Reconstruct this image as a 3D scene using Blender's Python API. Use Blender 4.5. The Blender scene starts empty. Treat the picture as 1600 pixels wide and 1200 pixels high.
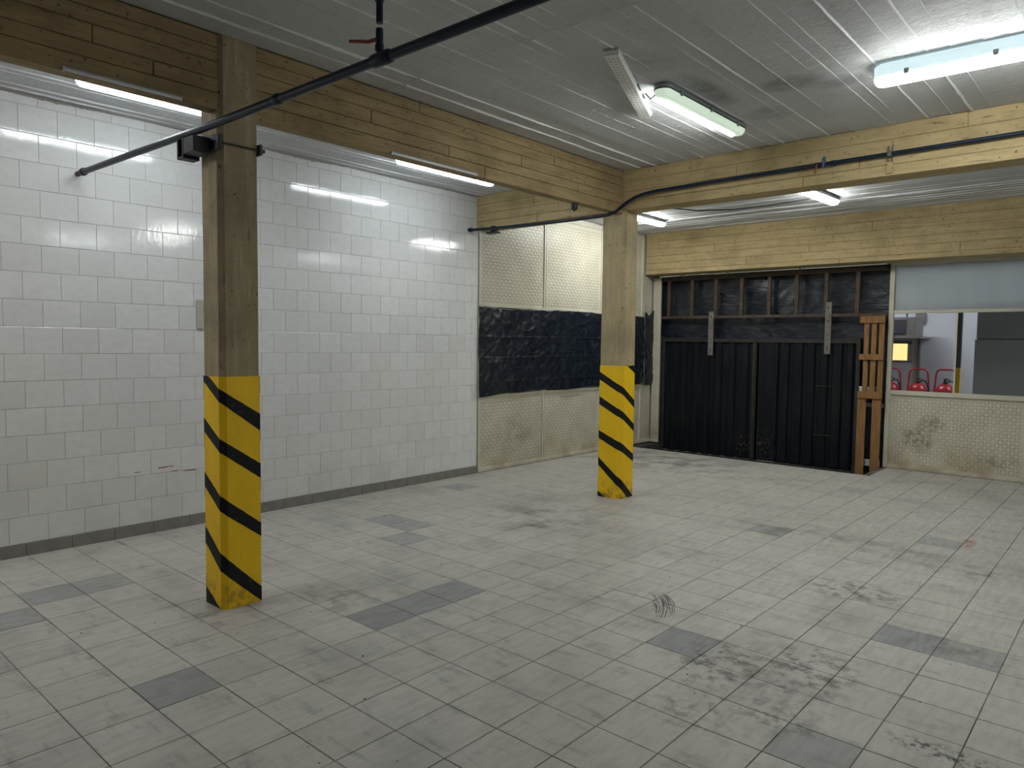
import bpy, bmesh, math, random
from mathutils import Vector, Matrix, noise
import numpy as np
R = random.Random(7)
sc = bpy.context.scene
COL = sc.collection

# ------------------------------------------------------------------ camera, world, exposure
CAM = Vector((6.20925, 0.0, 1.63386)); F_PX = 1129.37; YAW, PITCH, ROLL = 0.72423, -0.05868, 0.01182
fw = Vector((-math.sin(YAW)*math.cos(PITCH), math.cos(YAW)*math.cos(PITCH), math.sin(PITCH)))
r0 = Vector((math.cos(YAW), math.sin(YAW), 0)); u0 = r0.cross(fw)
rt = math.cos(ROLL)*r0 + math.sin(ROLL)*u0; up = -math.sin(ROLL)*r0 + math.cos(ROLL)*u0
cam = bpy.data.cameras.new('camera'); camo = bpy.data.objects.new('camera', cam); COL.objects.link(camo)
cam.sensor_fit = 'HORIZONTAL'; cam.sensor_width = 36; cam.lens = F_PX*36/1600; cam.clip_start = 0.05
camo.matrix_world = Matrix(((rt.x, up.x, -fw.x, CAM.x), (rt.y, up.y, -fw.y, CAM.y), (rt.z, up.z, -fw.z, CAM.z), (0, 0, 0, 1)))
sc.camera = camo
w = bpy.data.worlds.new('world'); sc.world = w; w.use_nodes = True
w.node_tree.nodes['Background'].inputs[0].default_value = (0.55, 0.6, 0.7, 1)
w.node_tree.nodes['Background'].inputs[1].default_value = 0.05
sc.view_settings.view_transform = 'Standard'; sc.view_settings.look = 'None'
sc.view_settings.exposure = 1.58; sc.view_settings.gamma = 1; sc.view_settings.use_curve_mapping = False
sc.cycles.max_bounces = 5; sc.cycles.diffuse_bounces = 4; sc.cycles.use_adaptive_sampling = True; sc.cycles.adaptive_threshold = .07; sc.cycles.use_denoising = True
sc.cycles.sample_clamp_indirect = 6
LAMP = 21.0          # strength of the lit tubes

# ------------------------------------------------------------------ helpers
class MB:
    def __init__(s): s.v = []; s.f = []
    def add(s, v, f):
        n = len(s.v); s.v += [tuple(p) for p in v]; s.f += [tuple(i+n for i in q) for q in f]; return s
    def box(s, x0, x1, y0, y1, z0, z1):
        v = [(x, y, z) for z in (z0, z1) for y in (y0, y1) for x in (x0, x1)]
        return s.add(v, [(0,2,3,1),(4,5,7,6),(0,1,5,4),(2,6,7,3),(0,4,6,2),(1,3,7,5)])
    def bbox(s, x0, x1, y0, y1, z0, z1, b=.004):      # box with chamfered edges
        bm = bmesh.new(); bmesh.ops.create_cube(bm, size=1)
        for q in bm.verts: q.co = Vector(((x0+x1)/2+q.co.x*(x1-x0), (y0+y1)/2+q.co.y*(y1-y0), (z0+z1)/2+q.co.z*(z1-z0)))
        bmesh.ops.bevel(bm, geom=bm.edges[:], offset=b, segments=1, affect='EDGES')
        bm.verts.index_update(); s.add([q.co[:] for q in bm.verts], [[q.index for q in f.verts] for f in bm.faces]); bm.free(); return s
    def prism(s, poly, a, b, axis='z'):               # polygon in the two other axes, extruded a..b
        n = len(poly)
        def P(p, t): return (p[0], p[1], t) if axis == 'z' else ((t, p[0], p[1]) if axis == 'x' else (p[0], t, p[1]))
        v = [P(p, a) for p in poly] + [P(p, b) for p in poly]
        f = [tuple(range(n))[::-1], tuple(range(n, 2*n))] + [(i, (i+1) % n, n+(i+1) % n, n+i) for i in range(n)]
        return s.add(v, f)
    def tube(s, pts, r, n=12, caps=True):
        pts = [Vector(p) for p in pts]; rs = r if isinstance(r, (list, tuple)) else [r]*len(pts)
        V = []; ref = None
        for i, p in enumerate(pts):
            d = (pts[min(i+1, len(pts)-1)] - pts[max(i-1, 0)]).normalized()
            if ref is None: ref = d.orthogonal().normalized()
            ref = (ref - d*ref.dot(d)).normalized(); b = d.cross(ref)
            V += [p + rs[i]*(math.cos(2*math.pi*k/n)*ref + math.sin(2*math.pi*k/n)*b) for k in range(n)]
        F = [(i*n+k, i*n+(k+1) % n, (i+1)*n+(k+1) % n, (i+1)*n+k) for i in range(len(pts)-1) for k in range(n)]
        if caps: F += [tuple(range(n))[::-1], tuple(range((len(pts)-1)*n, len(pts)*n))]
        return s.add(V, F)
    def lathe(s, prof, c, n=16):                      # prof [(r,z)]
        V = [(c[0]+r*math.cos(2*math.pi*k/n), c[1]+r*math.sin(2*math.pi*k/n), c[2]+z) for r, z in prof for k in range(n)]
        F = [(i*n+k, i*n+(k+1) % n, (i+1)*n+(k+1) % n, (i+1)*n+k) for i in range(len(prof)-1) for k in range(n)]
        F += [tuple(range(n))[::-1], tuple(range((len(prof)-1)*n, len(prof)*n))]
        return s.add(V, F)
    def mesh(s, name, mat, smooth=False):
        me = bpy.data.meshes.new(name); me.from_pydata(s.v, [], s.f); me.update()
        bm = bmesh.new(); bm.from_mesh(me); bmesh.ops.recalc_face_normals(bm, faces=bm.faces); bm.to_mesh(me); bm.free()
        if mat: me.materials.append(mat)
        if smooth:
            for p in me.polygons: p.use_smooth = True
            try: me.set_sharp_from_angle(angle=math.radians(38))
            except Exception: pass
        return me
    def build(s, name, mat, parent=None, smooth=False):
        return link(name, s.mesh(name, mat, smooth), parent)
def link(name, me, parent=None, loc=None, rot=None):
    o = bpy.data.objects.new(name, me); COL.objects.link(o)
    if parent: o.parent = parent
    if loc is not None: o.location = loc
    if rot is not None: o.rotation_euler = rot
    return o
def recenter(o, c):                                   # move the mesh origin to c (identity-parent children only)
    o.data.transform(Matrix.Translation(-Vector(c))); o.location = Vector(c); return o
def tag(o, label=None, cat=None, group=None, kind=None):
    if label: o['label'] = label
    if cat: o['category'] = cat
    if group: o['group'] = group
    if kind: o['kind'] = kind
    return o
def thing(name, label, cat, loc=(0, 0, 0), rz=0, group=None):
    o = link(name, None); o.location = loc; o.rotation_euler = (0, 0, rz); o.empty_display_size = .1
    return tag(o, label, cat, group)
def copy_tree(o, parent=None):
    c = o.copy(); COL.objects.link(c)
    if parent: c.parent = parent
    for ch in list(o.children): copy_tree(ch, c)
    return c

# ------------------------------------------------------------------ materials
class NT:
    def __init__(s, name):
        s.m = bpy.data.materials.new(name); s.m.use_nodes = True; s.t = s.m.node_tree; s.n = s.t.nodes
        s.b = s.n['Principled BSDF']; s.out = s.n['Material Output']
    def N(s, ty, **k):
        x = s.n.new(ty)
        for a, v in k.items():
            if hasattr(x, a): setattr(x, a, v)
        return x
    def L(s, a, b): s.t.links.new(a, b)
    def S(s, i, v):
        if isinstance(v, (bpy.types.NodeSocket,)): s.L(v, i)
        elif isinstance(v, (tuple, list)) and len(v) == 3 and i.type == 'RGBA': i.default_value = (*v, 1)
        else: i.default_value = v
    def pos(s, sock='Position', scale=(1, 1, 1), rot=(0, 0, 0)):
        if sock == 'Position': src = s.N('ShaderNodeNewGeometry').outputs['Position']
        else: src = s.N('ShaderNodeTexCoord').outputs[sock]
        mp = s.N('ShaderNodeMapping'); s.L(src, mp.inputs[0]); mp.inputs['Scale'].default_value = scale; mp.inputs['Rotation'].default_value = rot
        return mp.outputs[0]
    def noise(s, vec, scale=5, detail=4, rough=.55, lo=0., hi=1.):
        x = s.N('ShaderNodeTexNoise'); s.L(vec, x.inputs['Vector']); x.inputs['Scale'].default_value = scale
        x.inputs['Detail'].default_value = detail; x.inputs['Roughness'].default_value = rough
        if (lo, hi) == (0, 1): return x.outputs[0]
        return s.ramp(x.outputs[0], lo, hi)
    def ramp(s, v, lo, hi, a=0., b=1.):
        x = s.N('ShaderNodeMapRange'); x.interpolation_type = 'SMOOTHSTEP'; s.S(x.inputs[0], v)
        x.inputs[1].default_value = lo; x.inputs[2].default_value = hi; x.inputs[3].default_value = a; x.inputs[4].default_value = b
        return x.outputs[0]
    def math(s, op, a, b=0.):
        x = s.N('ShaderNodeMath'); x.operation = op; s.S(x.inputs[0], a); s.S(x.inputs[1], b); return x.outputs[0]
    def mix(s, f, a, b, mode='MIX'):
        x = s.N('ShaderNodeMix'); x.data_type = 'RGBA'; x.blend_type = mode
        s.S(x.inputs[0], f); s.S(x.inputs[6], a); s.S(x.inputs[7], b); return x.outputs[2]
    def rand(s): return s.N('ShaderNodeObjectInfo').outputs['Random']
    def blob(s, c, rad, scale=9., lo=.45, hi=.62):    # a patch: soft disc around a place, broken up by noise
        g = s.N('ShaderNodeNewGeometry').outputs['Position']
        a = s.N('ShaderNodeVectorMath'); a.operation = 'SUBTRACT'; s.L(g, a.inputs[0]); a.inputs[1].default_value = c
        d = s.N('ShaderNodeVectorMath'); d.operation = 'DIVIDE'; s.L(a.outputs[0], d.inputs[0]); d.inputs[1].default_value = rad
        l = s.N('ShaderNodeVectorMath'); l.operation = 'LENGTH'; s.L(d.outputs[0], l.inputs[0])
        return s.math('MULTIPLY', s.ramp(l.outputs['Value'], .3, 1., 1., 0.), s.noise(s.pos(), scale, 5, .65, lo, hi))
    def bump(s, h, strength=.3, dist=.01, prev=None):
        x = s.N('ShaderNodeBump'); x.inputs['Strength'].default_value = strength; x.inputs['Distance'].default_value = dist
        s.L(h, x.inputs['Height'])
        if prev is not None: s.L(prev, x.inputs['Normal'])
        return x.outputs[0]
    def done(s, color, rough=.6, metal=0., normal=None, spec=.5, emit=None):
        s.S(s.b.inputs['Base Color'], color); s.S(s.b.inputs['Roughness'], rough); s.S(s.b.inputs['Metallic'], metal)
        s.b.inputs['Specular IOR Level'].default_value = spec
        if normal is not None: s.L(normal, s.b.inputs['Normal'])
        if emit: s.b.inputs['Emission Color'].default_value = (*emit[0], 1); s.b.inputs['Emission Strength'].default_value = emit[1]
        return s.m
def plain(name, c, rough=.5, metal=0., var=.12, scale=30, bump=.1, spec=.5):
    t = NT(name); p = t.pos('Object'); n = t.noise(p, scale, 5, .6, .3, .75)
    col = t.mix(n, tuple(x*(1-var) for x in c), tuple(min(1, x*(1+var)) for x in c))
    return t.done(col, rough, metal, t.bump(t.noise(p, scale*3, 4), bump, .002), spec)

# white glazed wall tile
t = NT('white_glazed_tile'); r = t.rand()
base = t.mix(r, (.66, .665, .65), (.72, .725, .715))
cloud = t.noise(t.pos(scale=(1, 1, 2.0), rot=(math.radians(35), 0, 0)), 11, 4, .55, .35, .7)
base = t.mix(t.math('MULTIPLY', cloud, .35), base, (.60, .59, .575))
zz = t.N('ShaderNodeSeparateXYZ'); t.L(t.N('ShaderNodeNewGeometry').outputs['Position'], zz.inputs[0])
low = t.math('MULTIPLY', t.ramp(zz.outputs[2], .1, 1.1, 1., 0.), t.noise(t.pos(), 2.4, 5, .65, .42, .75))
base = t.mix(t.math('MULTIPLY', low, .35), base, (.50, .475, .42))
rip = t.noise(t.pos(scale=(1, 2.6, 1), rot=(math.radians(48), 0, 0)), 16, 3, .5)
M_TILE = t.done(base, t.ramp(t.noise(t.pos(), 5, 3), .3, .7, .05, .11), 0, t.bump(rip, .16, .005), .5)
M_GROUT = plain('wall_grout', (.34, .34, .32), .9)
M_BASET = plain('grey_baseboard_tile', (.20, .19, .17), .5, var=.15, scale=8)

# floor tile
def floor_mat(name, ca, cb, stain=1.):
    t = NT(name); r = t.rand()
    col = t.mix(r, ca, cb)
    grain = t.noise(t.pos(scale=(6, 1.1, 1)), 4.5, 6, .65, .35, .72)
    col = t.mix(t.math('MULTIPLY', grain, .38), col, tuple(x*.68 for x in ca))
    grain2 = t.noise(t.pos(scale=(1.0, 3.2, 1)), 3.1, 6, .68, .52, .74)
    col = t.mix(t.math('MULTIPLY', grain2, .52*stain), col, (.13, .125, .11))
    dirt = t.noise(t.pos(scale=(1, 1.3, 1)), 1.15, 7, .62, .45, .75)
    col = t.mix(t.math('MULTIPLY', dirt, .48*stain), col, (.17, .165, .15))
    speck = t.noise(t.pos(), 75, 3, .5, .66, .72)
    col = t.mix(t.math('MULTIPLY', speck, .4), col, (.10, .095, .085))
    for c, rad, k, sc_, cc in STAINS:
        col = t.mix(t.math('MULTIPLY', t.blob(c, rad, sc_), k), col, cc)
    pale = t.noise(t.pos(scale=(1.2, 3, 1)), 2.2, 6, .7, .62, .78)
    col = t.mix(t.math('MULTIPLY', pale, .5), col, (.55, .54, .51))
    return t.done(col, t.ramp(grain, 0, 1, .42, .62), 0, t.bump(t.noise(t.pos(scale=(3, 1, 1)), 22, 5), .10, .003), .35)
D1, RUST = (.055, .05, .042), (.27, .10, .035)
STAINS = [((4.62, 3.42, 0), (.30, .42, 1), .75, 13, D1), ((4.98, 3.62, 0), (.34, .5, 1), .75, 12, D1), ((5.05, 3.1, 0), (.3, .25, 1), .5, 14, D1),
          ((5.66, 3.27, 0), (.30, .10, 1), 1.0, 26, D1), ((4.78, 5.05, 0), (.45, .3, 1), .7, 10, D1), ((4.75, 2.9, 0), (.3, .3, 1), .4, 16, D1), ((5.5, 4.5, 0), (.5, .25, 1), .4, 8, D1),
          ((2.0, 5.2, 0), (.9, .8, 1), .5, 3.5, D1), ((2.4, 2.6, 0), (.4, .3, 1), .4, 6, D1), ((1.2, 8.8, 0), (1.6, 1.3, 1), .55, 3, D1), ((5.25, 6.1, 0), (.5, .3, 1), .45, 9, D1),
          ((5.13, 6.98, 0), (.09, .3, 1), .75, 9, RUST), ((2.15, 2.0, 0), (.3, .25, 1), .5, 7, (.12, .11, .095)), ((4.2, 6.3, 0), (1.4, .5, 1), .4, 4, D1)]
M_FLOOR = floor_mat('beige_floor_tile', (.45, .43, .385), (.49, .47, .425))
M_FLOORD = floor_mat('grey_patch_floor_tile', (.255, .258, .256), (.285, .287, .282), .6)
M_FLOORM = floor_mat('worn_grey_patch_floor_tile', (.31, .305, .29), (.34, .335, .318), .9)
t = NT('floor_grout'); M_FGROUT = t.done(t.mix(t.noise(t.pos(), 1.7, 3, .5, .35, .65), (.055, .05, .042), (.20, .19, .165)), .9)

# ceiling paint
def ceil_mat(name, ca, dark_spots=()):
    t = NT(name); n = t.noise(t.pos(), 1.3, 5, .6, .3, .75)
    col = t.mix(n, tuple(x*.88 for x in ca), ca)
    col = t.mix(t.math('MULTIPLY', t.noise(t.pos(), 38, 3, .5, .68, .74), .6), col, (.16, .15, .13))
    for c, rad, k, sc_ in dark_spots: col = t.mix(t.math('MULTIPLY', t.blob(c, rad, sc_, .25, .6), k), col, (.06, .06, .055))
    h = t.noise(t.pos(), 60, 6, .7)
    return t.done(col, .62, 0, t.bump(t.noise(t.pos(), 13, 6, .65), .55, .02, t.bump(h, .6, .005)), .4)
M_CEIL = ceil_mat('painted_concrete_ceiling', (.565, .58, .59), [((3.83, 4.75, 3.38), (.13, .55, .3), .6, 3), ((4.31, 4.92, 3.38), (.28, .2, .3), .55, 5), ((3.95, 5.45, 3.38), (.25, .2, .3), .4, 5), ((3.8, 4.0, 3.38), (.15, .25, .3), .3, 6),((4.6,5.1,3.38),(.25,.15,.3),.35,5)])  # with darker patches in the colour around the centre bay lamps
M_RIDGE = ceil_mat('painted_ceiling_ridges', (.72, .735, .74))

# ochre board-marked concrete
def ochre(name, ca, cb, axis=0):
    t = NT(name); sca = [(1, 9, 9), (9, 1, 9), (9, 9, 1)][axis]
    g = t.noise(t.pos(scale=sca), 2.4, 6, .6, .35, .7)
    col = t.mix(g, ca, cb)
    col = t.mix(t.math('MULTIPLY', t.noise(t.pos(), 2.2, 6, .65, .45, .72), .6), col, tuple(x*.6 for x in ca))
    col = t.mix(t.math('MULTIPLY', t.noise(t.pos(), 38, 4, .55, .64, .69), .8), col, (.05, .038, .022))
    col = t.mix(t.math('MULTIPLY', t.noise(t.pos(scale=sca), 6, 6, .65, .60, .70), .7), col, (.07, .052, .03))
    h = t.noise(t.pos(scale=sca), 9, 6, .65)
    return t.done(col, .72, 0, t.bump(t.noise(t.pos(), 28, 5, .7), .3, .006, t.bump(h, .3, .006)), .3)
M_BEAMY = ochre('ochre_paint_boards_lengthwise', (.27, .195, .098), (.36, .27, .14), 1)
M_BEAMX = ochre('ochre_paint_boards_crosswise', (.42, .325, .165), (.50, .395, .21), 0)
M_COLM = ochre('ochre_paint_column', (.40, .325, .185), (.46, .38, .225), 2)
M_COLD = ochre('worn_ochre_paint_column', (.31, .25, .155), (.42, .345, .22), 2)
t = NT('yellow_paint'); n = t.noise(t.pos(scale=(1, 1, .5)), 6, 5, .6, .35, .75)
col = t.mix(n, (.86, .53, .004), (.93, .59, .006))
col = t.mix(t.math('MULTIPLY', t.noise(t.pos(), 55, 3, .5, .68, .72), .6), col, (.20, .12, .02))
zz = t.N('ShaderNodeSeparateXYZ'); t.L(t.N('ShaderNodeNewGeometry').outputs['Position'], zz.inputs[0])
col = t.mix(t.math('MULTIPLY', t.ramp(zz.outputs[2], 0, .25, 1, 0), t.noise(t.pos(), 14, 5, .6, .4, .7)), col, (.28, .17, .03))
M_YEL = t.done(col, .5, 0, t.bump(t.noise(t.pos(), 40, 5, .7), .3, .004), .4)
t = NT('black_stripe_paint'); M_BLK = t.done(t.mix(t.noise(t.pos(), 30, 5, .6, .55, .72), (.006, .006, .008), (.028, .027, .024)), .5, 0, t.bump(t.noise(t.pos(), 40, 5), .3, .004), .25)

# metals etc
def cream(name, dark_spots=()):
    t = NT(name); n = t.noise(t.pos(), 3.2, 5, .6, .3, .75)
    col = t.mix(n, (.50, .475, .375), (.58, .56, .46))
    col = t.mix(t.math('MULTIPLY', t.noise(t.pos(), 26, 4, .6, .64, .74), .45), col, (.25, .19, .11))
    zz = t.N('ShaderNodeSeparateXYZ'); t.L(t.N('ShaderNodeNewGeometry').outputs['Position'], zz.inputs[0])
    col = t.mix(t.math('MULTIPLY', t.ramp(zz.outputs[2], .05, .55, 1, 0), t.noise(t.pos(), 3, 5, .6, .4, .7)), col, (.36, .29, .19))
    for c, rad, k, sc_ in dark_spots: col = t.mix(t.math('MULTIPLY', t.blob(c, rad, sc_, .38, .62), k), col, (.10, .075, .05))
    return t.done(col, .36, .0, t.bump(t.noise(t.pos(), 14, 3), .12, .004), .5)
M_CREAM = cream('cream_enamel', [((3.95, 10.6, .42), (.3, .3, .22), .75, 16), ((4.1, 10.6, .62), (.22, .3, .16), .6, 22), ((4.85, 10.6, .22), (.25, .3, .12), .5, 14), ((0, 7.1, .45), (.3, .6, .3), .3, 6)])
M_RELIEF = plain('cream_raised_lozenges', (.38, .33, .225), .33, var=.35, scale=4)
M_PIPE = plain('dark_blue_pipe_paint', (.006, .016, .036), .40, var=.3, scale=20, spec=.3)
M_PIPERUST = plain('bare_rusty_pipe', (.07, .045, .03), .7)
M_BRACK = plain('black_steel', (.016, .018, .024), .5, var=.3)
M_RED = plain('red_lever_paint', (.22, .03, .02), .45)
M_BLUE = plain('blue_handwheel_paint', (.02, .04, .14), .4)
M_STEEL = plain('galvanised_steel', (.33, .34, .33), .38, .7, var=.2)
M_STRAP = plain('grey_primed_flat_bar', (.16, .15, .13), .55, .1, var=.3, scale=14)
M_WOOD_D = plain('dark_stained_timber', (.060, .036, .020), .6, var=.35, scale=12)
t = NT('pallet_pine'); g = t.noise(t.pos(scale=(9, 9, 1)), 4, 6, .65, .3, .7); col = t.mix(g, (.18, .09, .03), (.29, .155, .06))
col = t.mix(t.math('MULTIPLY', t.noise(t.pos(), 16, 4, .6, .66, .72), .7), col, (.07, .03, .012))
M_PINE = t.done(col, .7, 0, t.bump(g, .3, .004), .3)
M_PINE_END = plain('red_stained_timber', (.20, .05, .02), .7, var=.3)
t = NT('black_plastic_film'); nn = t.noise(t.pos(), 5, 6, .6)
wv = t.noise(t.pos(scale=(1, 1.2, 2.5), rot=(math.radians(30), 0, 0)), 7, 4, .6)
M_FILM = t.done(t.mix(t.noise(t.pos(), 9, 6, .7, .5, .8), (.007, .011, .019), (.038, .044, .05)), t.ramp(nn, .3, .7, .26, .42), 0, t.bump(wv, .4, .02, t.bump(t.noise(t.pos(), 30, 5, .6), .25, .006)), .5)
t = NT('black_gate_paint'); col = t.mix(t.noise(t.pos(scale=(3, 3, .4)), 4, 5, .6, .4, .75), (.003, .005, .009), (.012, .014, .014))
col = t.mix(t.blob((1.75, 10.5, .1), (.5, .3, .35), 45, .60, .66), col, (.35, .34, .30))
col = t.mix(t.math('MULTIPLY', t.noise(t.pos(scale=(2, 2, .5)), 7, 6, .7, .64, .74), .55), col, (.06, .035, .02))
M_GATE = t.done(col, .5, 0, t.bump(t.noise(t.pos(), 9, 4), .15, .008), .22)
M_GATEF = plain('worn_dark_gate_frame', (.018, .017, .014), .6, var=.5, scale=10)
M_SLIT = plain('pale_slit_light', (.34, .33, .30), .6)  # pale colour standing in for light showing under the gate
M_DARKC = plain('dark_oily_concrete', (.045, .043, .038), .8, var=.5, scale=6, bump=.4)
M_WHITEP = plain('white_plastic', (.62, .64, .64), .4, var=.05)
M_GREYP = plain('grey_lamp_housing', (.30, .34, .35), .45, var=.1)
M_GASK = plain('dark_gasket', (.05, .055, .055), .6)
M_LED = plain('emergency_lamp_lens', (.78, .79, .77), .35, var=.05)
M_LEDDOT = plain('led_reflector_dots', (.42, .43, .42), .3)
M_WALL2 = plain('white_plaster', (.62, .63, .66), .8, var=.05, scale=2)
M_ROOMW = plain('pale_plaster', (.58, .57, .54), .8, var=.1, scale=2)
M_FL2 = plain('grey_concrete_floor', (.25, .25, .24), .7, var=.2, scale=3)
M_CAB = plain('grey_cabinet_paint', (.26, .26, .272), .5, var=.06, scale=3)
M_CAB2 = plain('lighter_grey_cabinet_paint', (.29, .29, .302), .5, var=.06, scale=3)
M_EXT = plain('red_extinguisher_paint', (.40, .012, .025), .3, var=.15)
M_RUBBER = plain('black_rubber', (.015, .015, .015), .8)
M_FRAMEG = plain('charcoal_frame', (.07, .07, .075), .5)
M_SCREENG = plain('dark_grille', (.06, .06, .07), .4)
M_TABG = plain('grey_shelf_metal', (.22, .21, .19), .5, .3)
def emis(name, c, s, base=(.8, .8, .8)):
    t = NT(name); return t.done(base, .3, 0, None, .3, (c, s))
M_TUBE = emis('lit_lamp_cover', (.975, 1.0, .965), LAMP)
M_TUBEG = emis('lit_lamp_cover_soft', (.88, .95, 1.0), LAMP*.42)
M_TUBEN = emis('lit_lamp_cover_near', (1.0, .99, .97), LAMP*1.1)
M_TUBER = emis('lit_lamp_cover_back_room', (.92, .94, 1.0), LAMP*1.35)
M_DIM = emis('half_lit_lamp_cover', (.80, 1.0, .82), LAMP*.009, (.55, .6, .5))
M_CLEAR = emis('bluish_lamp_shell', (.75, .95, 1.0), LAMP*.012, (.45, .52, .54))
M_SIGN = emis('warm_lit_panel', (1.0, .60, .22), .48, (.6, .4, .2))
t = NT('clear_glass'); tr = t.N('ShaderNodeBsdfTransparent'); gl = t.N('ShaderNodeBsdfGlossy'); gl.inputs['Roughness'].default_value = .03
fr = t.N('ShaderNodeFresnel'); fr.inputs[0].default_value = 1.45; mx = t.N('ShaderNodeMixShader'); tr.inputs[0].default_value = (.93, .95, .95, 1)
t.L(fr.outputs[0], mx.inputs[0]); t.L(tr.outputs[0], mx.inputs[1]); t.L(gl.outputs[0], mx.inputs[2]); t.L(mx.outputs[0], t.out.inputs[0]); M_GLASS = t.m
t = NT('frosted_glass'); dn = t.noise(t.pos(scale=(3, 1, .5)), 2, 3, .5, .3, .7)
M_FROST = t.done(t.mix(dn, (.40, .43, .445), (.46, .485, .50)), .14, 0, None, .5)
tl = t.N('ShaderNodeBsdfTranslucent'); tl.inputs[0].default_value = (.80, .86, .88, 1); mx = t.N('ShaderNodeMixShader'); mx.inputs[0].default_value = .48
t.L(t.b.outputs[0], mx.inputs[1]); t.L(tl.outputs[0], mx.inputs[2]); t.L(mx.outputs[0], t.out.inputs[0])

# ------------------------------------------------------------------ dimensions
ZC = 3.385; XR = 9.0; YB = -4.5
PX, PY, OX, OY = .299939, .299547, .007766, .093249
def proj(p):
    d = Vector(p)-CAM; z = d.dot(fw)
    if z < .05: return None
    return (800+F_PX*d.dot(rt)/z, 600-F_PX*d.dot(up)/z)
def area_px(c4):
    q = [proj(p) for p in c4]
    if any(a is None for a in q): return 0
    cx = sum(a[0] for a in q)/4; cy = sum(a[1] for a in q)/4
    if not (-15 < cx < 1615 and -15 < cy < 1215): return 0
    return abs(sum(q[i][0]*q[(i+1) % 4][1]-q[(i+1) % 4][0]*q[i][1] for i in range(4)))/2

# ------------------------------------------------------------------ floor
fl = MB()
fl.box(-.25, 3.53, YB, 9.76, -.12, -.004).box(3.53, XR+.2, YB, 10.9, -.12, -.004)
floor = tag(fl.build('floor', M_FGROUT), kind='structure')
GAP = .0022
def tile_mb(mb, x0, x1, y0, y1, z=0., b=.0015):
    v = [(x0, y0, -.004), (x1, y0, -.004), (x1, y1, -.004), (x0, y1, -.004), (x0, y0, z-b), (x1, y0, z-b), (x1, y1, z-b), (x0, y1, z-b),
         (x0+b, y0+b, z), (x1-b, y0+b, z), (x1-b, y1-b, z), (x0+b, y1-b, z)]
    f = [(8, 9, 10, 11)] + [(a, (a+1) % 4, 4+(a+1) % 4, 4+a) for a in range(4)] + [(4+a, 4+(a+1) % 4, 8+(a+1) % 4, 8+a) for a in range(4)]
    mb.add(v, f)
def shared_tile(mat):
    m = MB(); tile_mb(m, -PX/2+GAP, PX/2-GAP, -PY/2+GAP, PY/2-GAP); return m.mesh('floor_tile', mat)
T_L, T_D, T_M = shared_tile(M_FLOOR), shared_tile(M_FLOORD), shared_tile(M_FLOORM)
DARK = {(9, 4), (9, 8), (9, 9), (9, 10), (14, 11), (17, 14)}
WORN = {(18, 14), (4, 3), (3, 4), (3, 5), (1, 18), (3, 13), (4, 13), (5, 12), (12, 20), (17, 9), (16, 22), (12, 28)}
cells = []
for i in range(-1, 30):
    for j in range(-16, 37):
        x0, y0 = OX+i*PX, OY+j*PY; x1, y1 = x0+PX, y0+PY
        x0c, x1c = max(x0, .0), min(x1, XR); y1c = min(y1, 9.75 if x0 < 3.5 else 10.57)
        if x1c-x0c < .02 or y1c-y0 < .02: continue
        cut = (x0c, x1c, y1c) != (x0, x1, y1)
        a = area_px([(x0c, y0, 0), (x1c, y0, 0), (x1c, y1c, 0), (x0c, y1c, 0)])
        cells.append((a, i, j, x0c, x1c, y0, y1c, cut))
cells.sort(key=lambda c: -c[0])
rest = MB(); nfull = 0
for k, (a, i, j, x0, x1, y0, y1, cut) in enumerate(cells):
    special = (i, j) in DARK or (i, j) in WORN
    if (k < 288 and a > 0) or special:
        me = T_D if (i, j) in DARK else T_M if (i, j) in WORN else T_L
        if cut:
            m = MB(); cx, cy = (x0+x1)/2, (y0+y1)/2; tile_mb(m, x0+GAP-cx, x1-GAP-cx, y0+GAP-cy, y1-GAP-cy)
            o = link('floor_tile', m.mesh('floor_tile', M_FLOOR), floor, (cx, cy, 0))
        else:
            o = link('floor_tile', me, floor, ((x0+x1)/2, (y0+y1)/2, R.uniform(-.0006, .0006)))
            o.rotation_euler = (R.uniform(-1, 1)*.0016, R.uniform(-1, 1)*.0016, R.uniform(-1, 1)*.002)
        if (i, j) in DARK: o['label'] = 'dark grey replacement tile'
        elif (i, j) in WORN: o['label'] = 'worn grey replacement tile'
    else: tile_mb(rest, x0+GAP, x1-GAP, y0+GAP, y1-GAP, R.uniform(-.0006, .0006))
o = rest.build('floor_tiling', M_FLOOR, floor); tag(o, kind='stuff')
# fanned black rubber scuff and grit on the floor
m = MB()
for k in range(38):
    j = R.uniform(-1, 1); j2 = j+R.uniform(-.25, .25)
    A = Vector((3.80+.05*j, 4.13+.03*j+R.uniform(-.03,.03))); B = Vector((4.00+.06*j2, 4.04+.055*j2)); C = Vector((4.105+.055*j2, 3.72+.06*j2+R.uniform(-.03, .03)))
    t0, t1 = sorted((R.uniform(0, .75), R.uniform(.3, 1))); t1 = max(t1, t0+.2); pts = []
    for q in range(7):
        u_ = t0+(t1-t0)*q/6; pp_ = A*(1-u_)**2+B*2*u_*(1-u_)+C*u_*u_; pts.append((pp_.x, pp_.y, .0012))
    wd = R.uniform(.0007, .0015)
    for q in range(6):
        a, b = Vector(pts[q]), Vector(pts[q+1]); d = (b-a).normalized(); n = Vector((-d.y, d.x, 0))*wd
        m.add([a-n, a+n, b+n, b-n], [(0, 1, 2, 3)])
o = m.build('scuff_mark', M_BLK, floor); tag(o, 'fan of thin black rubber scuffs', kind='stuff')
m = MB()
def grit(x, y, s):
    n = 5; v = [(x+s*R.uniform(.6, 1.3)*math.cos(6.28*k/n), y+s*.7*R.uniform(.6, 1.3)*math.sin(6.28*k/n), .0005) for k in range(n)] + [(x, y, s*.6)]
    m.add(v, [(k, (k+1) % n, n) for k in range(n)])
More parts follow.
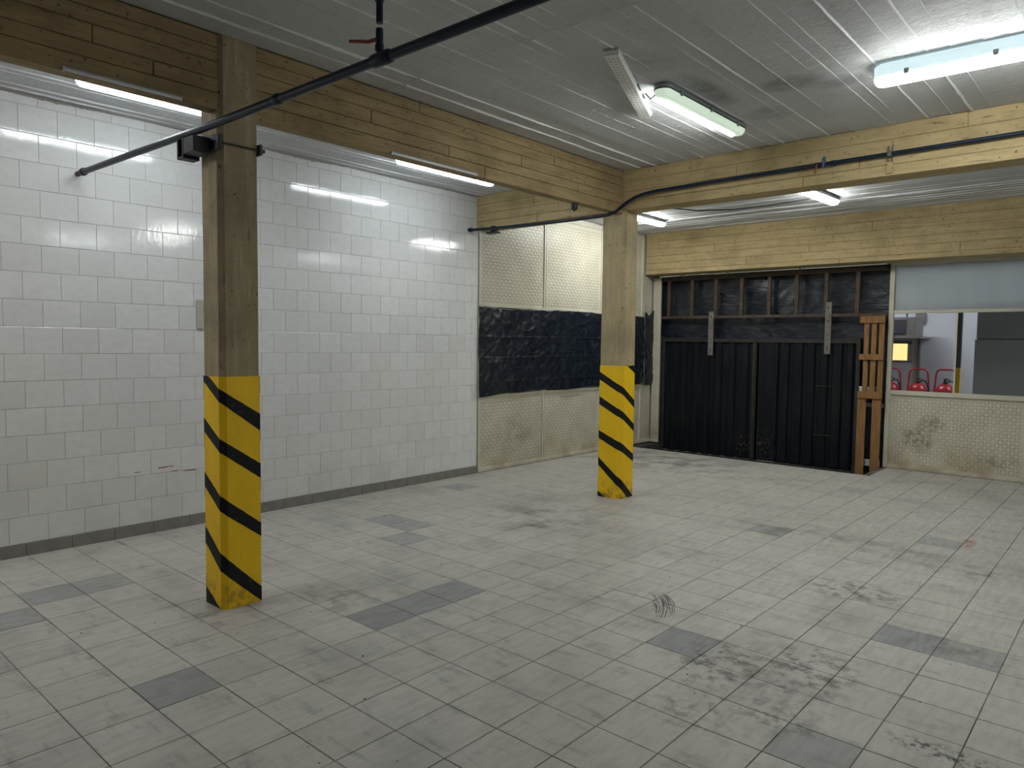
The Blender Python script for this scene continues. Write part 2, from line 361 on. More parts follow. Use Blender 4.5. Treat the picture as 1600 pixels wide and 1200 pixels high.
for px_, py_, s in [(.93, 4.2, .012), (1.6, 2.3, .008)]: grit(px_, py_, s)
for k in range(110): grit(R.uniform(.3, 6.5), R.uniform(1.2, 8.5), R.uniform(.003, .008))
tag(m.build('floor_grit', M_BLK), 'small dark grit and crumbs scattered over the tiled floor', 'debris', kind='stuff')

# ------------------------------------------------------------------ tiled left wall and its baseboard
wl = MB(); wl.box(-.2, -.006, YB, 6.38, -.1, ZC+.05)
wall = tag(wl.build('wall_left', M_GROUT), kind='structure')
TW, TH = .25222, .201; Z0 = .09218; Y0 = 1.09908; G2 = .0011
def wt(mb, y0, y1, z0, z1, x=0., b=.0022):
    v = [(x-.007, y0, z0), (x-.007, y1, z0), (x-.007, y1, z1), (x-.007, y0, z1), (x-b*.6, y0, z0), (x-b*.6, y1, z0), (x-b*.6, y1, z1), (x-b*.6, y0, z1),
         (x, y0+b, z0+b), (x, y1-b, z0+b), (x, y1-b, z1-b), (x, y0+b, z1-b)]
    f = [(8, 9, 10, 11)] + [(a, (a+1) % 4, 4+(a+1) % 4, 4+a) for a in range(4)] + [(4+a, 4+(a+1) % 4, 8+(a+1) % 4, 8+a) for a in range(4)]
    mb.add(v, f)
m = MB(); wt(m, -TW/2+G2, TW/2-G2, -TH/2+G2, TH/2-G2); T_W = m.mesh('wall_tile', M_TILE)
wc = []
for r_ in range(0, 17):
    off = 0 if r_ % 2 else TW/2
    for k in range(-24, 24):
        y0 = Y0+off+k*TW; y1 = y0+TW; z0 = Z0+r_*TH; z1 = z0+TH
        y0c, y1c, z1c = max(y0, YB), min(y1, 6.372), min(z1, ZC)
        if y1c-y0c < .01: continue
        a = area_px([(0, y0c, z0), (0, y1c, z0), (0, y1c, z1c), (0, y0c, z1c)])
        wc.append((a, y0c, y1c, z0, z1c, (y0c, y1c, z1c) != (y0, y1, z1)))
wc.sort(key=lambda c: -c[0]); rest = MB()
for k, (a, y0, y1, z0, z1, cut) in enumerate(wc):
    if k < 300 and a > 0:
        c = (0, (y0+y1)/2, (z0+z1)/2)
        if cut: m = MB(); wt(m, y0+G2-c[1], y1-G2-c[1], z0+G2-c[2], z1-G2-c[2]); me = m.mesh('wall_tile', M_TILE)
        else: me = T_W
        link('wall_tile', me, wall, (R.uniform(-.0004, .0004), c[1], c[2]), (0, R.uniform(-1, 1)*.0035, R.uniform(-1, 1)*.0035))
    else: wt(rest, y0+G2, y1-G2, z0+G2, z1-G2)
tag(rest.build('wall_tiling', M_TILE, wall), kind='stuff')
m = MB()                                              # thin red scrapes and dark chips on the tiles
for (y, z, L, s) in [(2.38, .523, .05, .0028), (2.58, .538, .07, .004), (2.64, .541, .07, .0032), (2.685, .498, .05, .0028), (2.78, .488, .05, .003), (2.83, .486, .07, .0042)]:
    m.box(.0008, .0016, y-L/2, y+L/2, z-s, z+s)
o = m.build('red_scrape', plain('red_scrape_paint', (.30, .04, .04), .6), wall); tag(o, 'thin red paint scrapes', kind='stuff')
bb = MB(); bb.box(-.01, .004, YB, 6.38, 0, .088); base = tag(bb.build('baseboard_left', M_GROUT), kind='structure')
m = MB(); m.bbox(.0, .011, -.1505, .1505, .0005, .0915, .0015); me = m.mesh('baseboard_tile', M_BASET)
for k in range(-20, 16):
    y = 1.582+k*.305+.1525
    if y+.15 < 6.38: link('baseboard_tile', me, base, (0, y, 0))
m = MB(); m.bbox(0, .011, 6.158, 6.378, .0005, .0915, .0015); m.build('baseboard_tile', M_BASET, base)
# blank cover plate beside the near column
sw = MB(); sw.bbox(.0, .014, 2.885, 3.05, 1.71, 1.962, .004)
sw = tag(sw.build('wall_plate', plain('beige_plastic', (.42, .40, .33), .5)), 'beige blank cover plate on the white tiled wall beside the near column', 'wall plate')
for z in (1.735, 1.937):
    m = MB(); m.tube([(.013, 2.967, z), (.017, 2.967, z)], .006, 8); m.build('screw', M_STEEL, sw)

# ------------------------------------------------------------------ ceiling
cb = MB(); cb.box(-.25, XR+.2, YB-.2, 10.9, ZC+.004, ZC+.14)
ceil = tag(cb.build('ceiling', M_CEIL), kind='structure')
def boards(x0, x1, y0, y1, along, wmin, wmax, ridge):
    lo, hi = (x0, x1) if along == 'y' else (y0, y1); s0, s1 = (y0, y1) if along == 'y' else (x0, x1)
    p = lo; rg = MB()
    while p < hi-.02:
        q = min(p+R.uniform(wmin, wmax), hi)
        if hi-q < .05: q = hi
        dz = R.uniform(-.003, .006)
        m = MB()
        if along == 'y': m.box(p, q, s0, s1, ZC-dz-.003, ZC+.02); c = ((p+q)/2, (s0+s1)/2, ZC)
        else: m.box(s0, s1, p, q, ZC-dz-.003, ZC+.02); c = ((s0+s1)/2, (p+q)/2, ZC)
        recenter(m.build('board_mark', M_CEIL, ceil), c)
        # the paste ridge left at the board joint: uneven, broken
        if R.random() < .92:
            n = max(2, int((s1-s0)/.035)); amp = R.uniform(.35, 1.25); sd = R.uniform(0, 99); V = []; Fc = []
            zb = ZC-.0035
            for k in range(n+1):
                s_ = s0+(s1-s0)*k/n
                h = max(0, noise.noise((s_*1.3, sd, 0))*.8+.55)*amp*ridge*(1+.45*noise.noise((s_*22, sd, 3)))
                wd = h*.8+.001; off = .004*noise.noise((s_*6, sd, 7))
                tri = [(q-wd+off, zb+.002), (q+off, zb-h), (q+wd+off, zb+.002)]
                V += [(a, s_, z) if along == 'y' else (s_, a, z) for a, z in tri]
            for k in range(n): a = 3*k; Fc += [(a, a+3, a+4, a+1), (a+1, a+4, a+5, a+2)]
            rg.add(V, Fc)
        p = q
    tag(rg.build('paste_ridge', M_RIDGE, ceil), kind='stuff')
boards(0, 1.99, YB, 6.33, 'y', .08, .20, .013)
boards(2.105, XR, YB, 6.33, 'y', .08, .20, .013)
boards(0, XR, 6.58, 10.24, 'x', .10, .18, .014)
# cross seam where two pours meet, centre bay
m = MB(); V = []; n = 220
for k in range(n+1):
    x = 2.11+6.5*k/n; y = 3.27+.05*noise.noise((x*1.2, 1, 0))+.012*noise.noise((x*9, 4, 0)); h = .010*(.5+abs(noise.noise((x*6, 2, 0)))*1.6)
    V += [(x, y-.014, ZC-.002), (x, y, ZC-.004-h), (x, y+.012, ZC-.002)]
Fc = []
for k in range(n): a = 3*k; Fc += [(a, a+3, a+4, a+1), (a+1, a+4, a+5, a+2)]
m.add(V, Fc); tag(m.build('pour_seam', M_RIDGE, ceil), kind='stuff')
# broken plaster edge along the top of the tiles
m = MB(); V = []
for k in range(420):
    y = .5+k*.014; q = max(0, noise.noise((y*1.4, 9, 0))+.18)+.25*max(0, noise.noise((y*9, 5, 0))); h_ = .002+.03*q*(.75+.5*noise.noise((y*31, 3, 0)))
    V += [(.0035, y, ZC-.006-h_), (.004+h_*.5, y, ZC-.006-h_*.55), (.006+h_*1.6, y, ZC-.0062)]
m.add(V, [f for k in range(419) for f in ((3*k, 3*k+3, 3*k+4, 3*k+1), (3*k+1, 3*k+4, 3*k+5, 3*k+2))])
tag(m.build('plaster_crumble', ceil_mat('crumbled_plaster', (.40, .39, .36)), ceil), kind='stuff')

# ------------------------------------------------------------------ beams
def beam(label, x0, x1, y0, y1, z0, z1, levels, mat, along, joints):
    core = MB(); i = .012
    core.box(x0+i, x1-i, y0+(i if along == 'x' else 0), y1-(i if along == 'x' else 0), z0+.010, z1)
    o = tag(core.build('beam', mat), label, 'beam')
    for k in range(len(levels)-1):
        a, b = levels[k], levels[k+1]; js = [y0 if along == 'y' else x0]+sorted(joints.get(k, []))+[y1 if along == 'y' else x1]
        for q in range(len(js)-1):
            d = R.uniform(0, .0045); g = .0022; m = MB()
            if along == 'y': m.bbox(x0+d, x1-d, js[q]+g*(q > 0), js[q+1]-g*(q < len(js)-2), a+g*(k > 0), b-g, .003); c = ((x0+x1)/2, (js[q]+js[q+1])/2, a)
            else: m.bbox(js[q]+g*(q > 0), js[q+1]-g*(q < len(js)-2), y0+d, y1-d, a+g*(k > 0), b-g, .003); c = ((js[q]+js[q+1])/2, (y0+y1)/2, a)
            recenter(m.build('board_mark', mat, o), c)
    return o
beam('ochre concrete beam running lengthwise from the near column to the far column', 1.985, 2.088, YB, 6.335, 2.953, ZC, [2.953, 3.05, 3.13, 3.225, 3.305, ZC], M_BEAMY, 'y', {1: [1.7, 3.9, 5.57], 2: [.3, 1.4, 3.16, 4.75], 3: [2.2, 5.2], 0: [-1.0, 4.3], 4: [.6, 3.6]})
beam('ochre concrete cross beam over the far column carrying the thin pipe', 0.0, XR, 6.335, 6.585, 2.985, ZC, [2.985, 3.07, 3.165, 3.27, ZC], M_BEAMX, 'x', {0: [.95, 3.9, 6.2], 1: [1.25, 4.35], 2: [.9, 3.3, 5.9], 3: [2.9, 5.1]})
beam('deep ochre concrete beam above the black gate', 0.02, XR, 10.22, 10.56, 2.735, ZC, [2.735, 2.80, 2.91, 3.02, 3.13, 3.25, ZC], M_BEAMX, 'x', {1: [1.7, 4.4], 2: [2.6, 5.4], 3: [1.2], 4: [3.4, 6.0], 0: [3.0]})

# ------------------------------------------------------------------ columns
def column(label, x0, x1, y0, y1, ztop, cx, cy, mat, ytop, stripes, wx):
    o = thing('column', label, 'column', ((x0+x1)/2, (y0+y1)/2, 0))
    def poly(e, up=0): return [(x0-e, y0-e), (x1-cx+e*.4, y0-e), (x1+e, y0+cy-e*.4), (x1+e, y1+e), (x0-e, y1+e)]
    # uneven cast shaft: rings with slight wander
    V = []; zs = [0+.15*k for k in range(int(ztop/.15)+1)]+[ztop]; n = 5
    for z in zs:
        for k, (a, b) in enumerate(poly(-.001)):
            V.append((a+.002*noise.noise((k*7, z*3, wx)), b+.002*noise.noise((k*7, z*3, wx+9)), z))
    Fc = [(i*n+k, i*n+(k+1) % n, (i+1)*n+(k+1) % n, (i+1)*n+k) for i in range(len(zs)-1) for k in range(n)] + [tuple(range(n)), tuple(range((len(zs)-1)*n, len(zs)*n))]
    m = MB(); m.add(V, Fc); s = m.build('shaft', mat, o)
    m = MB(); m.prism(poly(.003), 0, ytop); y = m.build('painted_band', M_YEL, o); y['label'] = 'yellow paint on the lower part'
    P = poly(.0042); seg = [P[0], P[1], P[2], P[3]]; L = [0]
    for k in range(3): L.append(L[-1]+math.dist(seg[k], seg[k+1]))
    per = L[3]; cs = (L[1]+L[2])/2
    def zat(s, zl, zc, zr): return zl+(zc-zl)*s/cs if s < cs else zc+(zr-zc)*(s-cs)/(per-cs)
    def pt(s):
        for k in range(3):
            if s <= L[k+1]+1e-9: u = (s-L[k])/(L[k+1]-L[k]); return (seg[k][0]+(seg[k+1][0]-seg[k][0])*u, seg[k][1]+(seg[k+1][1]-seg[k][1])*u)
    for st in stripes:
        m = MB(); N = 40; V = []; ok = []
        ss = sorted(set([per*k/N for k in range(N+1)]+L[1:3]))
        for s in ss:
            a, b = zat(s, *st[:3]), zat(s, *st[3:]); wob = .0025*noise.noise((s*40, st[0]*9, wx))
            a, b = min(max(a+wob, .002), ytop), min(max(b+wob*.7, .002), ytop); x, y_ = pt(s)
            V += [(x, y_, a), (x, y_, b)]; ok.append(a-b > .002)
        Fc = [(2*k, 2*k+1, 2*k+3, 2*k+2) for k in range(len(ss)-1) if ok[k] or ok[k+1]]
        m.add(V, Fc); m.build('painted_stripe', M_BLK, o)
    # the stripes carry on round the two far sides
    for k in range(5):
        zc = .2+.3*k; Q = [P[3], P[4], P[0]]; m = MB(); V = []
        for i_, q in enumerate(Q):
            dz = -.17*i_; V += [(q[0], q[1], min(ytop, zc+.12+dz+.2)), (q[0], q[1], max(.002, min(ytop, zc+dz+.2)))]
        m.add(V, [(0, 1, 3, 2), (2, 3, 5, 4)]); m.build('painted_stripe', M_BLK, o)
    for ch in o.children: ch.data.transform(Matrix.Translation(-o.location))
    return o
S1 = [[1.44, 1.321, 1.17, 1.371, 1.242, 1.066], [1.15, 1.022, 0.864, 1.064, 0.941, 0.773], [0.816, 0.678, 0.493, 0.726, 0.584, 0.408], [0.481, 0.325, 0.089, 0.377, 0.217, -0.002], [0.108, -0.02, -0.1, 0.0, -0.03, -0.2]]
S2 = [[1.327, 1.19, 1.027, 1.244, 1.111, 0.946], [1.068, 0.938, 0.774, 0.984, 0.856, 0.697], [0.708, 0.6, 0.451, 0.624, 0.51, 0.373], [0.422, 0.223, 0.012, 0.338, 0.125, -.1], [0.058, -0.1, -.2, -0.019, -0.2, -.3], [1.66, 1.50, 1.395, 1.60, 1.44, 1.315]]
column('near square column, brownish and worn above its yellow base with black stripes', 1.895, 2.108, 2.05, 2.29, ZC-.004, .028, .032, M_COLD, 1.405, S1, 1.3)
column('far square column, pale ochre above its yellow base with black stripes, in front of the gate wall', 1.85, 2.112, 6.335, 6.585, 2.983, .045, .05, M_COLM, 1.395, S2, 5.1)

# ------------------------------------------------------------------ unseen shell of the hall
tag(MB().box(XR, XR+.2, YB, 14.8, -.1, ZC+.05).build('wall_right', M_ROOMW), kind='structure')
tag(MB().box(-.25, XR+.2, YB-.2, YB, -.1, ZC+.05).build('wall_rear', M_ROOMW), kind='structure')
# sunken driveway threshold behind the floor edge, under the gate
t_ = MB(); t_.box(-.2, 3.56, 9.76, 11.0, -.5, -.30); t_.box(-.25, 3.56, 9.70, 9.759, -.5, -.121)
tag(t_.build('trim_1', M_DARKC), kind='structure')
m = MB(); m.box(-.2, .02, 9.2, 10.7, -.3, -.005); m.box(.02, .16, 9.765, 10.62, -.3, -.02); tag(m.build('trim_2', M_DARKC), kind='structure')
m = MB(); m.box(3.535, 3.60, 9.765, 10.56, -.3, -.0045); tag(m.build('trim_3', M_DARKC), kind='structure')

# ------------------------------------------------------------------ tread plate helper
def lozenges(u0, u1, v0, v1, pitch=.041):
    """raised lozenges of tread plate in the plane (u right, v up), height along w"""
    V, Fc = [], []; nu = int((u1-u0-.02)/pitch); nv = int((v1-v0-.02)/pitch)
    for i in range(nu):
        for j in range(nv):
            for (du, dv, sgn) in ((0, 0, 1), (.5, .5, 1), (.5, 0, -1), (0, .5, -1)) if False else ((0, 0, 1 if (i+j) % 2 else -1),):
                cu, cv = u0+.01+(i+.5+du)*pitch, v0+.01+(j+.5+dv)*pitch
                a = math.radians(45*sgn); ca, sa = math.cos(a), math.sin(a); n = len(V); L, W = .0245, .0060
                for (p, q, h) in ((-L, 0, 0), (0, -W, 0), (L, 0, 0), (0, W, 0), (-L*.5, 0, .0042), (L*.5, 0, .0042)):
                    V.append((cu+p*ca-q*sa, cv+p*sa+q*ca, h))
                Fc += [(n, n+1, n+5, n+4), (n+1, n+2, n+5), (n+2, n+3, n+4, n+5), (n+3, n, n+4)]
    return V, Fc
def tread_panel(parent, plane, at, u0, u1, v0, v1, out):
    """plane 'x': u is y, at is the x of its face; plane 'y': u is x. out: +1/-1 direction of the relief"""
    m = MB(); th = .004
    if plane == 'x': m.box(min(at, at-out*th), max(at, at-out*th), u0, u1, v0, v1)
    else: m.box(u0, u1, min(at, at-out*th), max(at, at-out*th), v0, v1)
    c = (at, (u0+u1)/2, (v0+v1)/2) if plane == 'x' else ((u0+u1)/2, at, (v0+v1)/2)
    p = recenter(m.build('tread_panel', M_CREAM, parent), c)
    V, Fc = lozenges(u0, u1, v0, v1)
    V = [((at+out*h), u, v) if plane == 'x' else (u, at+out*h, v) for u, v, h in V]
    m = MB(); m.add(V, Fc); me = bpy.data.meshes.new('raised_lozenges'); me.from_pydata(m.v, [], m.f); me.materials.append(M_RELIEF)
    me.transform(Matrix.Translation(-Vector(c))); bm = bmesh.new(); bm.from_mesh(me); bmesh.ops.recalc_face_normals(bm, faces=bm.faces); bm.to_mesh(me); bm.free()
    q = link('raised_lozenges', me, p); q['kind'] = 'stuff'; return p

# left side clad in tread plate
pw = thing('metal_wall_cladding', 'cream tread-plate cladding in a steel frame continuing the white tiled wall to the gate', 'wall cladding', (0, 8.4, 0))
def child(mb, name, mat, parent, smooth=False):
    o = mb.build(name, mat, parent, smooth); o.data.transform(Matrix.Translation(-parent.location)); return o
MB_ = MB
m = MB(); m.box(-.2, -.03, 6.38, 10.70, -.1, ZC+.05); child(m, 'backing_wall', M_ROOMW, pw)
YS = [6.385, 7.68, 9.03, 10.16]
for y in YS[:1]: child(MB().bbox(-.03, .012, y, y+.045, .045, 3.34, .003), 'frame_post', M_CREAM, pw)
for y in YS[1:3]:
    for dy in (-.038, .002): child(MB().bbox(-.03, .010, y+dy, y+dy+.034, .045, 3.34, .003), 'frame_post', M_CREAM, pw)
child(MB().bbox(-.03, .010, 10.15, 10.20, .045, 3.34, .003), 'frame_post', M_CREAM, pw)
child(MB().bbox(-.03, .014, 6.385, 10.5, .005, .05, .003), 'frame_rail', M_CREAM, pw)
child(MB().bbox(-.03, .010, 6.43, 10.15, 3.30, 3.345, .003), 'frame_rail', M_CREAM, pw)
child(MB().bbox(-.03, .008, 6.43, 10.15, 2.06, 2.10, .003), 'frame_rail', M_CREAM, pw)
child(MB().bbox(-.03, .008, 6.43, 10.15, .93, .97, .003), 'frame_rail', M_CREAM, pw)
pl = [(6.43, 7.642), (7.716, 8.992), (9.066, 10.15)]
ox = pw.location.copy(); pw.location = (0, 0, 0)      # panels are built in world space, then shifted
for a, b in pl:
    for z0, z1 in ((.05, .93), (2.10, 3.30)):
        tread_panel(pw, 'x', -.006, a, b, z0, z1, 1)
    child(MB().box(-.028, -.02, a, b, .97, 2.06), 'window_pane', M_FROST, pw)
tread_panel(pw, 'x', -.006, 10.20, 10.48, .05, 2.72, 1)
for ch in pw.children:
    if ch.name.startswith('tread') or ch.name.startswith('window_pane'): ch.location -= ox
pw.location = ox
# narrow return panel beside the gate
rp = thing('return_panel', 'narrow cream tread-plate strip at the left edge of the black gate', 'wall cladding', (.07, 10.5, 0))
ox = rp.location.copy(); rp.location = (0, 0, 0)
tread_panel(rp, 'y', 10.496, .012, .125, .03, 2.70, -1).location -= ox
rp.location = ox
child(MB().bbox(.122, .152, 10.485, 10.525, .0, 2.72, .003), 'edge_post', M_CREAM, rp)
child(MB().bbox(.0, .122, 10.49, 10.525, .0, .03, .003), 'bottom_rail', M_CREAM, rp)

# ------------------------------------------------------------------ black plastic film over the cladding
def film(name, plane, at, u0, u1, v0, v1, out, nu, nv, sd, edge=None, creases=(), amp=.012, soft=0):
    V = []; Fc = []
    for j in range(nv+1):
        for i in range(nu+1):
            u, v = u0+(u1-u0)*i/nu, v0+(v1-v0)*j/nv; fu, fv = i/nu, j/nv
            if edge: u, v = edge(fu, fv, u, v)
            h = amp*(.6+.9*noise.noise((u*2.2, v*2.2, sd)) + .55*abs(noise.noise((u*7+v*3, v*7, sd+5))) + .35*noise.noise((u*19, v*15, sd+8)))
            if soft: h = amp*(.6+1.1*noise.noise((u*1.5+v*.8, v*1.1, sd)) + .35*abs(noise.noise((u*4-v*3.5, v*2.5+u, sd+5))) + .10*noise.noise((u*15, v*11, sd+8)))
            h += .010*max(0, 1-abs(((u*.9+v*1.3+sd) % .55)-.27)/.018)*max(0, noise.noise((u*2, v*2, sd+2)))
            if not soft:
                for (fa, fb, fk) in ((1, .6, 0), (-.7, 1, 3), (.35, 1.2, 7)):
                    rdg = 1-min(1, abs(noise.noise(((u*fa+v*fb)*3.4, (v*fa-u*fb)*1.3, sd+fk)))/.07); h += .012*rdg*rdg*max(0, noise.noise((u*1.7, v*1.7, sd+fk))+.25)
            for c in creases: h += .009*max(0, 1-abs(v-c-.006*noise.noise((u*2, c, 0)))/.010)
            d = max(.003, h)
            V.append((at+out*d, u, v) if plane == 'x' else (u, at+out*d, v))
    for j in range(nv):
        for i in range(nu): a = j*(nu+1)+i; Fc.append((a, a+1, a+nu+2, a+nu+1))
    me = bpy.data.meshes.new(name); me.from_pydata(V, [], Fc); me.materials.append(M_FILM)
    for p in me.polygons: p.use_smooth = True
    return me
def e1(fu, fv, u, v):
    lo = .94+.055*min(1, fu*4)+.02*noise.noise((u*3, 0, 1))-.02*math.exp(-((u-8.1)/.3)**2); hi = 2.06-.012*math.sin(fu*9)+.008*noise.noise((u*5, 7, 1))
    if fu < .02: u += .012*noise.noise((v*5, 2, 2))-.005
    return u, lo+(hi-lo)*fv
me = film('black_plastic_sheet', 'x', .016, 6.375, 10.20, .95, 2.06, 1, 240, 100, 3.3, e1, (1.43, 1.69, 1.13), .024)
o = tag(link('black_plastic_sheet', me), 'long wrinkled black plastic film taped across the cream tread-plate cladding', 'plastic sheet')
so = o.modifiers.new('thickness', 'SOLIDIFY'); so.thickness = .001
def e2(fu, fv, u, v):
    return u, v+(.10*abs(fu-.45)*2 if fv > .97 else 0)*1.0
me = film('black_plastic_sheet', 'x', .020, 10.23, 10.475, .955, 2.07, 1, 24, 60, 8.1, e2, (1.4,), .02)
o = tag(link('black_plastic_sheet', me), 'short loose strip of black plastic film hanging in the corner left of the gate', 'plastic sheet')
so = o.modifiers.new('thickness', 'SOLIDIFY'); so.thickness = .001

# ------------------------------------------------------------------ gate
g = thing('metal_gate', 'black two-leaf corrugated sheet gate closing the driveway', 'gate', (1.7, 10.58, -.25))
def sheet(edges, x0, x1, z0, z1, yb, yf):
    pts = [(x0, yb)]
    for a, b in edges: pts += [(a, yb), (a+.018, yf), (b-.018, yf), (b, yb)]
    pts.append((x1, yb)); m = MB(); n = len(pts)
    V = [(x, y, z0) for x, y in pts]+[(x, y, z1) for x, y in pts]+[(x, y+.003, z0) for x, y in pts]+[(x, y+.003, z1) for x, y in pts]
    Fc = [(k, k+1, n+k+1, n+k) for k in range(n-1)]+[(2*n+k, 3*n+k, 3*n+k+1, 2*n+k+1) for k in range(n-1)]
    m.add(V, Fc); return m
def leaf(x0, x1, edges, wide):
    e = child(MB().box(x0+.04, x1-.04, 10.60, 10.62, -.12, 1.70), 'gate_leaf', M_GATE, g)
    c = sheet(edges, x0+.03, x1-.03, -.09, 1.655, 10.598, 10.568).build('corrugated_sheet', M_GATE, e); c.data.transform(Matrix.Translation(-g.location))
    for (a, b, z0, z1, yf) in ((x0, x0+.05, -.16, 1.72, 10.562), (x1-wide, x1, -.16, 1.72, 10.562), (x0, x1, 1.66, 1.72, 10.555), (x0, x1, -.19, -.11, 10.552)):
        q = MB().bbox(a, b, yf, 10.61, z0, z1, .004).build('frame_bar', M_GATEF, e); q.data.transform(Matrix.Translation(-g.location))
    for k, (a, b) in enumerate(zip([x0+.05]+[z[1] for z in edges], [z[0] for z in edges]+[x1-wide])):
        if b-a > .04:
            q = MB().bbox(a+.02, b-.015, 10.556, 10.566, -.112, -.104, .002).build('painted_light_slit', M_SLIT, e); q.data.transform(Matrix.Translation(-g.location))  # pale bars painted as the light that seeps under the gate
leaf(.155, 1.745, [(.32, .42), (.507, .607), (.705, .822), (.905, 1.008), (1.089, 1.21), (1.314, 1.43), (1.52, 1.64)], .05)
leaf(1.75, 3.225, [(2.10, 2.25), (2.297, 2.45), (2.491, 2.62), (2.669, 2.80), (2.844, 2.99), (3.035, 3.14)], .06)
child(MB().bbox(1.76, 2.08, 10.562, 10.60, -.12, 1.66, .005), 'smooth_center_panel', M_GATE, g)
child(MB().bbox(.03, .155, 10.53, 10.61, -.25, 1.74, .005), 'gate_post', M_GATEF, g)
child(MB().bbox(3.17, 3.225, 10.54, 10.61, -.25, 1.74, .005), 'gate_post', M_GATEF, g)
for z in (1.05, .35):
    child(MB().bbox(2.63, 2.86, 10.553, 10.568, z, z+.012, .002), 'hasp_bar', M_GATEF, g)
# film behind, dark wall behind gate
m = MB(); m.box(-.2, 3.44, 10.90, 11.0, -.5, ZC); tag(m.build('wall_back', plain('dark_backing', (.03, .03, .032), .9)), kind='structure')
me = film('black_plastic_sheet', 'y', 10.715, .03, 3.545, 1.45, 2.73, -1, 150, 60, 12.7, None, (), .034, 1)
o = tag(link('black_plastic_sheet', me), 'shiny black plastic film stretched behind the timber frame above the gate', 'plastic sheet')
so = o.modifiers.new('thickness', 'SOLIDIFY'); so.thickness = .001
me = film('black_plastic_sheet', 'y', 10.662, 3.235, 3.56, -.2, 1.44, -1, 20, 70, 2.2, None, (), .014)
o = tag(link('black_plastic_sheet', me), 'black plastic film behind the wooden pallets right of the gate', 'plastic sheet')
so = o.modifiers.new('thickness', 'SOLIDIFY'); so.thickness = .001
# timber transom
tf = thing('timber_frame', 'dark brown timber stud frame above the gate with eight uprights', 'frame', (1.8, 10.57, 2.03))
child(MB().bbox(.155, 3.54, 10.535, 10.578, 2.030, 2.075, .003), 'rail', M_WOOD_D, tf)
child(MB().bbox(.155, 3.54, 10.535, 10.578, 2.640, 2.700, .003), 'rail', M_WOOD_D, tf)
for x in (.271, .683, 1.087, 1.503, 1.928, 2.332, 2.743, 3.158):
    child(MB().bbox(x-.027, x+.027, 10.538, 10.576, 2.075, 2.640, .003), 'upright', M_WOOD_D, tf)
pr = MB().tube([(.15, 10.47, 2.716), (3.53, 10.47, 2.722)], .019, 12).build('steel_track', plain('polished_track_tube', (.80, .82, .82), .22, 1.0, var=.05), None, True)
tag(pr, 'thin shiny steel tube along the top of the timber frame', 'rail')
for x in (.55, 1.30, 2.4): MB().tube([(x-.015, 10.47, 2.7155+.002*x), (x+.015, 10.47, 2.7155+.002*x)], .024, 12).build('collar', M_STEEL, pr, True)
for x, z0, z1, lb in ((1.03, 1.455, 2.135, 'left'), (2.79, 1.51, 2.236, 'right')):
    s = thing('steel_strap', f'grey slotted flat bar fixed over the timber frame and gate, the {lb} one of two', 'bar', (x, 10.53, z0), 0)
    child(MB().bbox(x-.042, x+.042, 10.522, 10.532, z0, z1, .002), 'bar', M_STRAP, s)
    for k in range(4):
        z = z0+.08+k*(z1-z0-.16)/3
        child(MB().tube([(x, 10.523, z), (x, 10.515, z)], .011, 6), 'bolt_head', M_GATEF, s)
# small white plates with part of their digits showing
def text(s, size, loc, rot, mat, parent, name='lettering'):
    cu = bpy.data.curves.new('t', 'FONT'); cu.body = s; cu.size = size; cu.extrude = .0008; cu.align_x = 'CENTER'; cu.align_y = 'CENTER'
    o = bpy.data.objects.new('t', cu); COL.objects.link(o); dg = bpy.context.evaluated_depsgraph_get(); me = bpy.data.meshes.new_from_object(o.evaluated_get(dg))
    bpy.data.objects.remove(o); me.materials.clear(); me.materials.append(mat)
    q = link(name, me, parent); q.location = loc; q.rotation_euler = rot; return q
for (x, z, s, wd, lb) in ((3.32, 1.035, '0 1  7', .24, 'white plate with dark digits behind the upper end of the lower pallet'), (3.40, .045, '0 5 1', .24, 'low white plate with dark digits behind the foot of the lower pallet')):
    m = MB().bbox(-wd/2, wd/2, -.003, .003, -.045, .045, .002); o = m.build('number_plate', M_WHITEP); o.location = (x, 10.545, z); tag(o, lb, 'plate')
    for k, chx in enumerate(s):
        if chx != ' ': text(chx, .075, ((k-(len(s)-1)/2)*.04, -.0045, 0), (math.radians(90), 0, 0), M_BLK, o, 'digit')
m = MB().bbox(3.235, 3.54, 10.548, 10.56, .80, .86, .003); tag(m.build('grey_batten', M_STRAP), 'short grey batten behind the lower pallet boards', 'batten')
# pallets standing on end
def pallet(label, z0, z1, vs, hs, y, loc):
    o = thing('wooden_pallet', label, 'pallet', loc)
    for a, b in vs: child(MB().bbox(a, b, y, y+.022, z0, z1, .003), 'board', M_PINE, o)
    for a, b, c, d in hs: child(MB().bbox(a, b, y-.024, y-.001, c, d, .003), 'cross_board', M_PINE, o)
    for a, b, c, d in hs[:2]: child(MB().bbox(a+.02, b-.02, y+.023, y+.085, c+.002, d-.002, .003), 'bearer', M_PINE, o)
    return o
pallet('narrow pine pallet standing on end, upper of the two beside the gate', .99, 1.995, [(3.288, 3.350), (3.380, 3.444), (3.474, 3.540)], [(3.234, 3.548, 1.937, 2.03), (3.240, 3.545, 1.443, 1.522)], 10.445, (3.39, 10.45, .94))
lo = pallet('wide-boarded pine pallet standing on end, lower of the two beside the gate', -.20, .925, [(3.237, 3.345), (3.422, 3.535)], [(3.240, 3.545, .925, 1.020)], 10.445, (3.39, 10.45, -.2))
child(MB().bbox(3.19, 3.50, 10.30, 10.42, -.30, -.20, .004), 'foot_block', M_PINE_END, lo)
child(MB().bbox(3.05, 3.40, 10.18, 10.30, -.302, -.23, .004), 'foot_block', M_PINE_END, lo)

